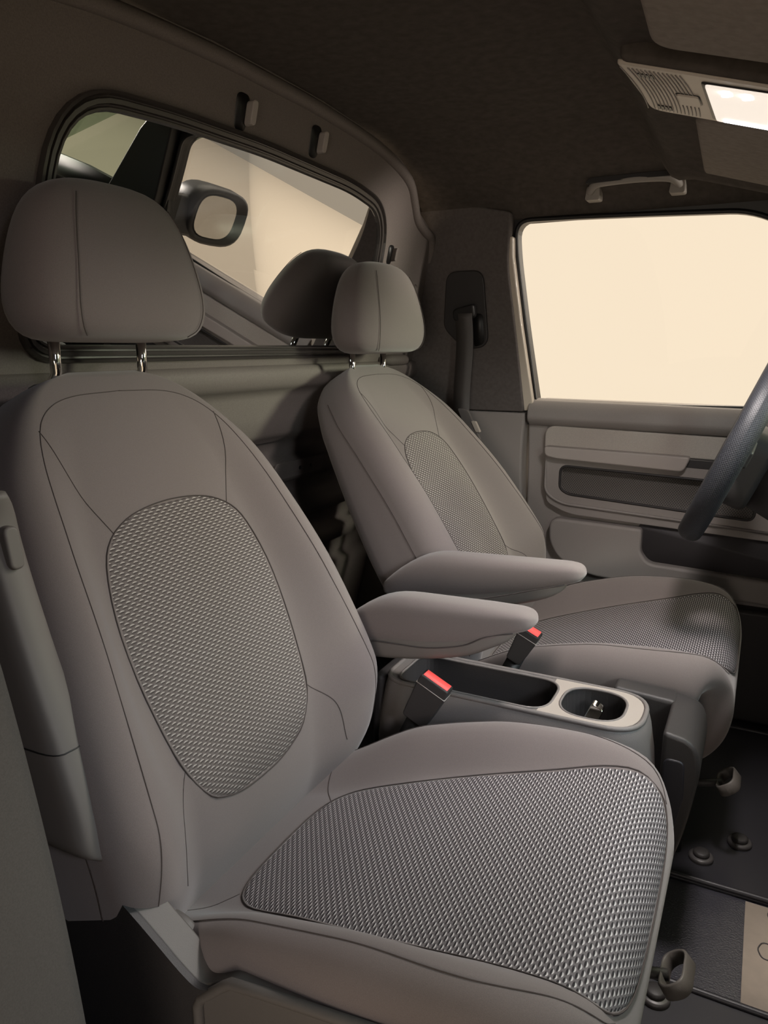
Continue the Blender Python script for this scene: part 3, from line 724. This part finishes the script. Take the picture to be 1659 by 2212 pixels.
    # folded-up outer armrest
    if outer:
        fo = bpy.data.objects.new('armrest', None); COL.objects.link(fo); fo.parent = rt; fo.location = Vector((0.23, yc - 0.262, 0.4)) - rt.location; fo['label'] = 'second armrest folded up along the outer side of the backrest'
        rings = []
        tab = [(0.395, 0.236, 0.006), (0.39, 0.250, 0.012), (0.385, 0.262, 0.017), (0.0, 0, 0)]
        line = catmull([(0.148, 0, 0.765), (0.150, 0, 0.72), (0.180, 0, 0.62), (0.212, 0, 0.53), (0.240, 0, 0.45), (0.250, 0, 0.405)], 6)
        hw = [(0, 0.008), (2, 0.016), (5, 0.021), (12, 0.022), (22, 0.024), (27, 0.026), (28, 0.025), (29, 0.021), (30, 0.010)]
        dp = [(0, 0.02), (3, 0.036), (10, 0.050), (22, 0.055), (27, 0.052), (28, 0.048), (29, 0.038), (30, 0.018)]
        for i, p in enumerate(line):
            w_ = interp(hw, i); d_ = interp(dp, i); ring = []
            for k in range(24):
                a = 2 * math.pi * k / 24; c, s_ = math.cos(a), math.sin(a); ee = 2 / 4.5
                ring.append((p[0] + 0.012 - d_ + d_ * math.copysign(abs(c) ** ee, c), yc - 0.266 + w_ * math.copysign(abs(s_) ** ee, s_), p[2]))
            rings.append(ring)
        V, F = loft(rings); add('arm_pad', V, F, M['arm_shell'], fo)
        V, F = prism(rpoly([(-0.008, -0.021), (0.008, -0.021), (0.008, 0.021), (-0.008, 0.021)], 0.008, 5), lambda a, b, d: (0.158 - b * 0.15 + d, yc - 0.266 + a, 0.712 + b), 0.0, 0.014); add('release_button', V, F, M['arm_shell'], fo, bevel=0.003)
        rg = rings[19]; V, F = tube([tuple(Vector(q) + (Vector(q) - Vector((line[19][0] - 0.04, yc - 0.266, line[19][2]))).normalized() * 0.0004) for q in rg], 0.0008, 6, loop=True); add('shell_joint', V, F, M['black'], fo)
    return rt, B, C

near, NB, NC = seat('grey fabric passenger seat nearest the camera, second armrest folded up', -0.383, 0.28, 0.32, 22.8, 0.0, 0.0, (0.262, 0.494, 4.0, 0.268), 'padded grey armrest folded down', 0.022, 0.905, 4, outer=True, hw_=0.95, ao_=0.309)
far, FB, FC = seat('grey fabric driver seat at the far door, reclined further', 0.383, 0.352, 0.368, 33.0, 0.050, 0.010, (0.262, 0.521, 4.5, 0.302), 'padded grey armrest folded down', 0.008, 0.885, 4, mw=0.88, hw_=1.02)

# seat bases and the sculpted plastic side cover
def seat_base(rt, yc, cx, name):
    V, F = box(cx + 0.22, cx + 0.70, yc - 0.19, yc + 0.19, 0.0, 0.20); add('seat_base', V, F, M['black'], rt, bevel=0.01)
seat_base(near, -0.383, 0.0, 'a'); seat_base(far, 0.383, 0.042, 'b')
cov = rpoly([(0.215, 0.10), (0.80, 0.10), (0.80, 0.372), (0.54, 0.337), (0.402, 0.316), (0.385, 0.303), (0.363, 0.291), (0.341, 0.303), (0.300, 0.332), (0.257, 0.360), (0.238, 0.360), (0.225, 0.30)], [0, 0, 0, 0.05, 0.01, 0.01, 0.01, 0.02, 0.03, 0.015, 0.015, 0.03], 5)
V, F = prism(cov, 'y', -0.640, -0.606)
sc_ = add('side_cover', V, F, M['cover'], near, bevel=0.003, label='sculpted plastic cover')
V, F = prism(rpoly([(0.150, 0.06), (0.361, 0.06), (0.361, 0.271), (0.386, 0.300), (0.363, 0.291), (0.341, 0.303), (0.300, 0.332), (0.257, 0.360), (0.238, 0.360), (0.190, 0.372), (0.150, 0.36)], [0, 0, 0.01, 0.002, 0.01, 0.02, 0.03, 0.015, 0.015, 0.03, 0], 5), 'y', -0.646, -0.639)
add('shade_plate', V, F, M['dark'], sc_, bevel=0.003)  # dark plate stands in for the shaded outer face and gap behind
V, F = tube([(0.361, -0.643, 0.10), (0.361, -0.643, 0.22), (0.361, -0.643, 0.270), (0.366, -0.643, 0.280), (0.394, -0.643, 0.306), (0.404, -0.643, 0.314), (0.44, -0.643, 0.320), (0.54, -0.643, 0.334), (0.80, -0.643, 0.369)], 0.0055, 10); add('recess_rim', V, F, M['cover'], sc_)
V, F = tube([(0.515, -0.636, 0.235), (0.515, -0.660, 0.235), (0.515, -0.664, 0.235)], [0.055, 0.055, 0.048], 28); add('height_lever', V, F, M['cover'], sc_)
V, F = prism(rpoly([(0.245, 0.19), (0.350, 0.19), (0.335, 0.262), (0.322, 0.302), (0.30, 0.314), (0.26, 0.314)], 0.015, 4), 'y', -0.617, -0.590); add('hinge_cover', V, F, M['cover'], near, bevel=0.012)

# ------------------------------------------------------------------ centre console between the seats
con = root('centre_console', (0.45, -0.02, 0.0), 'grey plastic centre console with open tray and cup holder between the two seats', 'console')
ZT = 0.362
co_out = rpoly([(0.27, -0.083), (0.688, -0.083), (0.688, 0.055), (0.27, 0.055)], [0.05, 0.06, 0.06, 0.05], 8)
tray = rpoly([(0.295, -0.072), (0.548, -0.072), (0.548, 0.040), (0.295, 0.040)], [0.03, 0.04, 0.04, 0.03], 7)
cup = rpoly([(0.5595, -0.066), (0.656, -0.066), (0.656, 0.038), (0.5595, 0.038)], 0.045, 8)
A = fill_hole(grow(co_out, -0.006), [tray, cup], lambda a, b: (a, b, ZT))
pale = rpoly([(0.535, -0.077), (0.680, -0.077), (0.680, 0.049), (0.535, 0.049)], [0.012, 0.055, 0.055, 0.012], 8)
trayc = [(a, b) for a, b in tray]
def wall(poly, z0, z1, grow1=0.0):
    n = len(poly); q = grow(poly, grow1) if grow1 else poly
    return [(a, b, z0) for a, b in poly] + [(a, b, z1) for a, b in q], [(i, (i + 1) % n, n + (i + 1) % n, n + i) for i in range(n)]
V, F = A; add('top_panel', V, F, M['grey'], con, smooth=False)
cres = [(0.535, -0.077)] + [p for p in pale if p[0] > 0.56 and p[1] < 0] + [p for p in pale if p[0] > 0.56 and p[1] >= 0] + [(0.535, 0.049)]
tr_in = sorted([p for p in grow(tray, 0.001) if p[0] > 0.520], key=lambda p: -p[1])
V, F = fill_hole(cres + [(0.535, 0.0415)] + [p for p in tr_in if p[0] > 0.5351] + [(0.535, -0.0735)], [grow(cup, 0.001)], lambda a, b: (a, b, ZT + 0.0012)); add('cup_surround', V, F, M['console_top'], con, smooth=False, label='pale panel round the cup holder')
rings = []
for dz, gz in ((0, -0.006), (-0.002, -0.002), (-0.006, 0.0), (-0.02, 0.004), (-0.06, 0.011), (-0.11, 0.016), (-0.17, 0.012), (-0.24, -0.01)):
    rings.append([(a, b, ZT + dz) for a, b in grow(co_out, gz)])
V, F = loft(rings, cap=False); add('body', V, F, M['grey'], con)
for nm, pl, dep in (('tray', tray, 0.11), ('cup_holder', cup, 0.075)):
    n_ = len(pl); v1, f1 = wall(pl, ZT, ZT - dep, -0.006); b_ = grow(pl, -0.006)
    V, F = join((v1, f1), ([(a, b, ZT - dep) for a, b in b_], [tuple(range(n_))]))
    add(nm, V, F, M['dark'], con, smooth=False, label='dark open well')
    V, F = tube([(a, b, ZT + 0.0005) for a, b in pl], 0.0022, 6, loop=True); add('well_lip', V, F, M['grey'], con)
V, F = tube([(a, b, ZT - 0.001) for a, b in grow(co_out, -0.004)], 0.004, 8, loop=True); add('rim_roll', V, F, M['grey'], con)
V, F = box(0.25, 0.27, -0.07, 0.045, 0.2, 0.36); add('rear_cap', V, F, M['dark'], con, bevel=0.008)

key = root('key_fob', (0.597, -0.02, 0.29), 'small chrome clip standing in the cup holder of the centre console', 'key fob')
kx = lambda a, b, d: (0.588 + a + b * 0.30, -0.020 + d + b * 0.35, 0.288 + b)
V, F = prism(rpoly([(-0.009, 0), (0.009, 0), (0.013, 0.050), (-0.008, 0.052)], 0.004, 4), kx, -0.005, 0.007); add('fob', V, F, M['black'], key, bevel=0.002)
V, F = prism(rpoly([(-0.011, 0.028), (0.010, 0.024), (0.016, 0.062), (-0.006, 0.070)], 0.005, 4), kx, -0.008, 0.010); add('chrome_clip', V, F, M['chrome'], key, bevel=0.004)

dk = root('storage_box', (0.72, 0.08, 0.0), 'dark plastic box front of the centre console beside the driver cushion', 'storage box')
V, F = prism(rpoly([(0.712, 0.10), (0.735, 0.12), (0.755, 0.20), (0.768, 0.30), (0.757, 0.342), (0.712, 0.350)], [0, 0.02, 0.04, 0.03, 0.02, 0], 5), 'y', -0.03, 0.122); add('body', V, F, M['dark'], dk, bevel=0.010, seg=4)
V, F = prism([(0.62, 0.12), (0.72, 0.12), (0.72, 0.350), (0.62, 0.356)], 'y', 0.078, 0.122); add('rear_arm', V, F, M['dark'], dk, bevel=0.008)
V, F = prism(rpoly([(0.716, 0.15), (0.73, 0.15), (0.748, 0.25), (0.745, 0.310), (0.716, 0.310)], 0.01, 5), 'y', -0.033, -0.028); add('side_panel', V, F, M['mat_rubber'], dk, bevel=0.004)

# ------------------------------------------------------------------ seat belts
def buckle(label, y, p0, p1, w=0.052, d=0.024, tipx=0.0):
    """p0 top centre, p1 bottom centre of the buckle head in (x, z)"""
    o = root('seatbelt_buckle', (p1[0], y, p1[1] - 0.1), label, 'seat belt buckle', 'seat belt buckles')
    a = Vector((p0[0], 0, p0[1])); b = Vector((p1[0], 0, p1[1])); up = (a - b); H = up.length; up.normalize(); sd = Vector((up.z, 0, -up.x))
    def mp(u_, v, dd): q = b + sd * u_ + up * v; return (q.x, y + dd, q.z)
    pl = rpoly([(-w / 2 + 0.004, 0), (w / 2 - 0.006, 0), (w / 2, H * 0.8), (w / 2 - 0.001, H), (-w / 2 + 0.001, H), (-w / 2, H * 0.8)], [0.006, 0.006, 0.005, 0.003, 0.003, 0.005], 4)
    V, F = prism(pl, mp, -d / 2, d / 2); bd = add('housing', V, F, M['dark'], o, bevel=0.003)
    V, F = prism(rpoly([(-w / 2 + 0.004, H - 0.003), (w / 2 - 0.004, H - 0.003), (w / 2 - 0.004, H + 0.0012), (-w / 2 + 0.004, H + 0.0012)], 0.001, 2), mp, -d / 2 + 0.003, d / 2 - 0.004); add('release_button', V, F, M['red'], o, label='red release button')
    V, F = prism([(-w / 2 - 0.0006, H * 0.80), (w / 2 + 0.0006, H * 0.80), (w / 2 + 0.0006, H * 0.812), (-w / 2 - 0.0006, H * 0.812)], mp, -d / 2 - 0.0006, d / 2 + 0.0006); add('cap_line', V, F, M['ledge'], o)
    V, F = prism([(-0.012, -0.13), (0.016, -0.13), (0.014, 0.006), (-0.014, 0.006)], mp, -0.004, 0.004); add('stalk', V, F, M['black'], o)
    return o
buckle('seat belt buckle with red button standing beside the near edge of the console', -0.1125, (0.388, 0.396), (0.352, 0.322))
buckle('seat belt buckle with red button standing beside the driver cushion', 0.105, (0.474, 0.418), (0.446, 0.358), w=0.038, d=0.030)

bg = root('seat_belt', (0.09, 0.77, 0.6), 'dark seat belt hanging from the far pillar behind the driver seat', 'seat belt')
def sp(x, z, d): return (x, fy(z) - 0.045 - d, z)
V, F = prism(rpoly([(0.035, 1.09), (0.135, 1.09), (0.145, 0.90), (0.075, 0.895), (0.02, 0.95)], [0.03, 0.03, 0.035, 0.03, 0.02], 6), sp, 0.0005, 0.008); add('guide_cover', V, F, M['dark'], bg, bevel=0.004)
V, F = prism(rpoly([(0.105, 0.985), (0.132, 0.985), (0.134, 0.91), (0.105, 0.90)], 0.012, 5), sp, 0.0075, 0.0085); add('guide_slot', V, F, M['black'], bg)
V, F = prism(rpoly([(0.055, 0.995), (0.115, 1.008), (0.118, 0.975), (0.06, 0.962)], [0.015, 0.008, 0.01, 0.015], 5), sp, 0.012, 0.032); add('belt_guide', V, F, M['black'], bg, bevel=0.006)
web = [(0.088, 0.985, 0.03), (0.088, 0.90, 0.03), (0.08, 0.76, 0.045), (0.09, 0.65, 0.06), (0.10, 0.55, 0.08)]
rg = []
for x, z, d in catmull([(a, b, c) for a, b, c in web], 6):
    rg.append([sp(x - 0.024, z, d + 0.001), sp(x + 0.024, z, d + 0.001 + 0.006), sp(x + 0.024, z, d + 0.0045), sp(x - 0.024, z, d - 0.001)])
V, F = loft(rg); add('webbing', V, F, M['belt'], bg)
V, F = prism(rpoly([(-0.012, -0.04), (0.016, -0.045), (0.018, 0.035), (-0.010, 0.04)], 0.008, 4), lambda a, b, d: sp(0.105 - b * 0.5 + a, 0.705 + b, 0.055 + d), 0.0, 0.012); tg = add('belt_tongue', V, F, M['grey'], bg, bevel=0.003)
V, F = prism(rpoly([(-0.006, -0.016), (0.006, -0.016), (0.006, 0.012), (-0.006, 0.012)], 0.003, 3), lambda a, b, d: sp(0.128 - b * 0.5 + a, 0.700 + b, 0.058 + d), 0.0, 0.012); add('tongue_plate', V, F, M['light'], bg, bevel=0.002)
V, F = prism([(-0.02, 0.0), (0.02, 0.0), (0.02, 0.003), (-0.02, 0.003)], lambda a, b, d: (0.125 + a * 0.6 + d * 0.45, 0.70 + b - a * 0.3, 0.685 - d), 0.0, 0.32); add('lap_webbing', V, F, M['ledge'], bg)

# ------------------------------------------------------------------ ceiling: grab handle, overhead console, visors
gh = root('grab_handle', (0.49, 0.70, 1.24), 'grey grab handle on the headliner above the far door window', 'grab handle')
pth = catmull([(0.402, 0.705, 1.235), (0.405, 0.685, 1.243), (0.425, 0.672, 1.252), (0.50, 0.668, 1.254), (0.565, 0.672, 1.251), (0.585, 0.685, 1.243), (0.592, 0.708, 1.232)], 6)
V, F = tube(pth, [0.009] + [0.0085] * (len(pth) - 2) + [0.009], 12); add('grip', V, F, M['handle'], gh)
for x in (0.408, 0.586):
    V, F = prism(rpoly([(x - 0.018, 1.222), (x + 0.016, 1.222), (x + 0.014, 1.252), (x - 0.014, 1.252)], 0.006, 4), 'y', 0.69, 0.725); add('foot', V, F, M['handle'], gh, bevel=0.004)
V, F = prism(rpoly([(0.395, 1.252), (0.600, 1.252), (0.585, 1.264), (0.405, 1.264)], 0.006, 4), 'y', 0.66, 0.70); add('backing', V, F, M['dark'], gh, bevel=0.003)

oc = root('overhead_console', (0.80, 0, 1.235), 'pale ribbed overhead lamp console at the front of the headliner', 'overhead console')
ZO = 1.232
def om(a, b, d): return (a, b, ZO - 0.295 * (a - 0.6) + d)     # the console leans down towards the windscreen
def omv(VF): return [om(x, y, z) for x, y, z in VF[0]], VF[1]
pl = rpoly([(0.600, -0.098), (0.98, -0.092), (0.98, 0.100), (0.615, 0.092), (0.610, 0.02)], [0.004, 0, 0, 0.02, 0.1], 6)
V, F = prism(pl, om, 0, 0.006); add('housing', V, F, M['light'], oc, bevel=0.002)
parts = []
for i in range(14):
    x = 0.606 + i * 0.0050
    pts = []
    for k in range(13):
        y = -0.088 + 0.170 * k / 12; xx = x + 0.004 + 0.006 * (1 - (y / 0.093) ** 2) + 0.05 * y - (0.004 if i == 0 else 0)
        pts.append(om(xx, y, -0.0004))
    if i > 8: 
        parts.append(tube([p for p in pts if p[1] < -0.012], 0.0008, 5)); parts.append(tube([p for p in pts if p[1] > 0.030], 0.0008, 5))
    else: parts.append(tube(pts, 0.0008, 5))
V, F = join(*parts); add('ribs', V, F, M['door'], oc)
for y0 in (-0.066, 0.066):
    parts = []
    for k in range(4): x = 0.624 + k * 0.0050 + 0.05 * y0; parts.append(omv(box(x, x + 0.0026, y0 - 0.008, y0 + 0.008, -0.0016, 0.002)))
    V, F = join(*parts); add('microphone_slots', V, F, M['black'], oc, smooth=False)
V, F = prism(rpoly([(0.6575, -0.0145), (0.6875, -0.0165), (0.6885, 0.0255), (0.6595, 0.0295)], 0.005, 4), om, -0.0006, 0.004); add('button_gap', V, F, M['black'], oc)
V, F = prism(rpoly([(0.659, -0.013), (0.686, -0.015), (0.687, 0.024), (0.661, 0.028)], 0.005, 4), om, -0.003, 0.004); add('push_button', V, F, M['light'], oc, bevel=0.001)
V, F = prism(rpoly([(0.694, -0.079), (0.84, -0.083), (0.84, 0.078), (0.697, 0.081)], 0.006, 4), om, -0.001, 0.004); add('lamp_frame', V, F, M['black'], oc)
V, F = prism(rpoly([(0.698, -0.074), (0.836, -0.078), (0.836, 0.074), (0.702, 0.077)], 0.006, 4), om, -0.004, 0.0); lens = add('lamp_lens', V, F, M['glow'], oc, bevel=0.0015, label='glowing white lens')
for x in (0.724, 0.747):
    V, F = tube([om(x, -0.060, -0.0042), om(x, -0.060, -0.0054)], 0.008, 16); add('led', V, F, M['led'], lens)
V, F = omv(box(0.712, 0.836, 0.058, 0.070, -0.0052, -0.0038)); add('led_strip', V, F, M['led'], lens)

def visor(y0, y1, label):
    o = root('sun_visor', (0.80, (y0 + y1) / 2, 1.22), label, 'sun visor', 'sun visors')
    pl = rpoly([(0.670, y0), (0.97, y0), (0.97, y1), (0.650, y1)], [0.03, 0.02, 0.02, 0.03], 8)
    V, F = prism(pl, lambda a, b, d: om(a, b, d + 0.002), 0.0, 0.018); add('visor_board', V, F, M['visor'], o, bevel=0.006, seg=4)
    V, F = tube([om(0.94, y0 + 0.02, 0.02), om(0.94, y1 - 0.02, 0.02)], 0.004, 8); add('pivot_rod', V, F, M['dark'], o)
    return o
visor(0.112, 0.56, 'dark cloth sun visor below the overhead lamp, on the driver side')
visor(-0.60, -0.165, 'dark cloth sun visor at the top right corner, near side')

# ------------------------------------------------------------------ steering wheel
sw = root('steering_wheel', (0.76, 0.383, 0.73), 'black leather steering wheel in front of the driver seat', 'steering wheel')
cw_ = Vector((0.757, 0.383, 0.722)); vv = Vector((0.37, 0, 0.93)).normalized(); yy = Vector((0, 1, 0)); ax_ = yy.cross(vv).normalized()
NR, NS = 96, 20; V = []; uv = []
for i in range(NR + 1):
    a = 2 * math.pi * i / NR; rad = 0.178
    s_ = math.sin(a); rv = rad * s_ if s_ > -0.86 else rad * (-0.86 + (s_ + 0.86) * 0.35)
    c = cw_ + yy * (rad * math.cos(a)) + vv * rv; dr = (yy * math.cos(a) + vv * s_).normalized()
    for k in range(NS + 1):
        b = 2 * math.pi * k / NS
        V.append(tuple(c + dr * (0.0165 * math.cos(b)) + ax_ * (0.021 * math.sin(b)))); uv.append((i / NR * 1.118 , k / NS * 0.1188))
F = [(i * (NS + 1) + k, i * (NS + 1) + k + 1, (i + 1) * (NS + 1) + k + 1, (i + 1) * (NS + 1) + k) for i in range(NR) for k in range(NS)]
add('rim', V, F, M['leather'], sw, uv=uv)
def wm(a, b, d): q = cw_ + yy * a + vv * b + ax_ * d; return tuple(q)
sgn_ = -1 if ax_.x > 0 else 1     # towards the driver
V, F = prism(rpoly([(-0.09, -0.09), (0.09, -0.09), (0.10, 0.05), (-0.10, 0.05)], 0.04, 8), wm, sgn_ * 0.012, sgn_ * -0.060); add('hub', V, F, M['dark'], sw, bevel=0.012, seg=4)
for s in (-1, 1):
    V, F = prism([(s * 0.06, -0.02), (s * 0.17, -0.005), (s * 0.17, 0.025), (s * 0.06, 0.04)], wm, sgn_ * -0.010, sgn_ * -0.026); add('spoke', V, F, M['dark'], sw, bevel=0.005)
V, F = prism([(-0.045, -0.155), (0.045, -0.155), (0.05, -0.04), (-0.05, -0.04)], wm, sgn_ * -0.008, sgn_ * -0.024); add('spoke', V, F, M['dark'], sw, bevel=0.006)
cl = root('steering_column', (0.95, 0.383, 0.6), 'dark shroud of the steering column behind the wheel', 'steering column')
V, F = tube([tuple(cw_ + ax_ * (-sgn_) * d_ * -1 * -1) for d_ in (0.05, 0.12, 0.30, 0.50)], [0.085, 0.095, 0.10, 0.10], 28); add('shroud', V, F, M['dark'], cl)

# ------------------------------------------------------------------ floor things
def fmat(name_l, y0, y1, x0=0.35):
    o = root('floor_mat', (0.9, (y0 + y1) / 2, 0.0), name_l, 'floor mat', 'rubber floor mats')
    V, F = prism(rpoly([(x0, y0), (1.28, y0), (1.28, y1), (x0, y1)], 0.03, 5), 'z', 0.0005, 0.006); add('sheet', V, F, M['mat_rubber'], o, bevel=0.002)
    V, F = tube([(a, b, 0.008) for a, b in rpoly([(x0 + .005, y0 + .005), (1.275, y0 + .005), (1.275, y1 - .005), (x0 + .005, y1 - .005)], 0.03, 5)], 0.005, 8, loop=True); add('raised_edge', V, F, M['mat_rubber'], o)
    return o
fmat('dark rubber floor mat at the bottom edge of the photo, passenger side', -0.75, -0.108)
fmat('dark rubber floor mat under the driver pedals, far side', 0.125, 0.74)
pt = root('floor_plate', (0.95, 0.01, 0.0), 'smooth pale floor plate between the two rubber mats', 'floor plate')
V, F = prism([(0.850, -0.107), (1.27, -0.107), (1.27, 0.118), (0.850, 0.118)], 'z', 0.0005, 0.004); add('sheet', V, F, M['plate'], pt)
for (x, y) in ((0.882, 0.015), (0.895, 0.10)):
    hexp = [(x + 0.013 * math.cos(math.pi / 3 * k), y + 0.020 * math.sin(math.pi / 3 * k)) for k in range(6)]
    V, F = tube([(a, b, 0.0045) for a, b in rpoly(hexp, 0.006, 3)], 0.0011, 6, loop=True); add('hexagon_mark', V, F, M['knob'], pt)
for i, (x, y, lb) in enumerate([(0.742, -0.150, 'round black mat clip on the near rubber mat beside the seat'), (0.775, 0.195, 'round dark mat clip on the far rubber mat, close to the seat'), (0.835, 0.27, 'round dark mat clip further out on the far rubber mat')]):
    o = root('mat_clip', (x, y, 0.006), lb, 'mat clip', 'mat clips')
    V, F = tube([(x, y, 0.006), (x, y, 0.012), (x, y, 0.014)], [0.021, 0.021, 0.018], 24); add('base', V, F, M['knob'], o)
    V, F = tube([(x, y, 0.012), (x, y, 0.020), (x, y, 0.022)], [0.014, 0.014, 0.010], 24); add('cap', V, F, M['dark'], o)

def loop_handle(rt, x, y, z, lab):
    o = bpy.data.objects.new('slide_handle', None); COL.objects.link(o); o.parent = rt; o.location = Vector((x, y, z)) - rt.location; o['label'] = lab
    cen = Vector((x, y, z)); e1 = Vector((0, 1, 0)); e2 = Vector((0.8, 0, 0.6)); nrm = Vector((-0.6, 0, 0.8))
    rings = []
    for a, b in rpoly([(-0.015, -0.028), (0.015, -0.028), (0.015, 0.028), (-0.015, 0.028)], 0.015, 6):
        P = cen + e2 * a + e1 * b; out = (P - cen).normalized()
        rings.append([tuple(P + nrm * d + out * e) for d, e in ((0.0, -0.001), (0.002, 0.0015), (0.0, 0.004), (-0.017, 0.0055), (-0.019, 0.003), (-0.017, 0.0))])
    V, F = loft(rings, loop=True); add('loop', V, F, M['cover'], o)
    V, F = tube([(x - 0.004, y, z - 0.012), (x - 0.04, y, z - 0.022), (x - 0.16, y, z - 0.04)], 0.007, 10); add('bar', V, F, M['dark'], o)
loop_handle(near, 0.765, -0.245, 0.148, 'oval loop handle')
loop_handle(far, 0.800, 0.24, 0.150, 'oval loop handle')
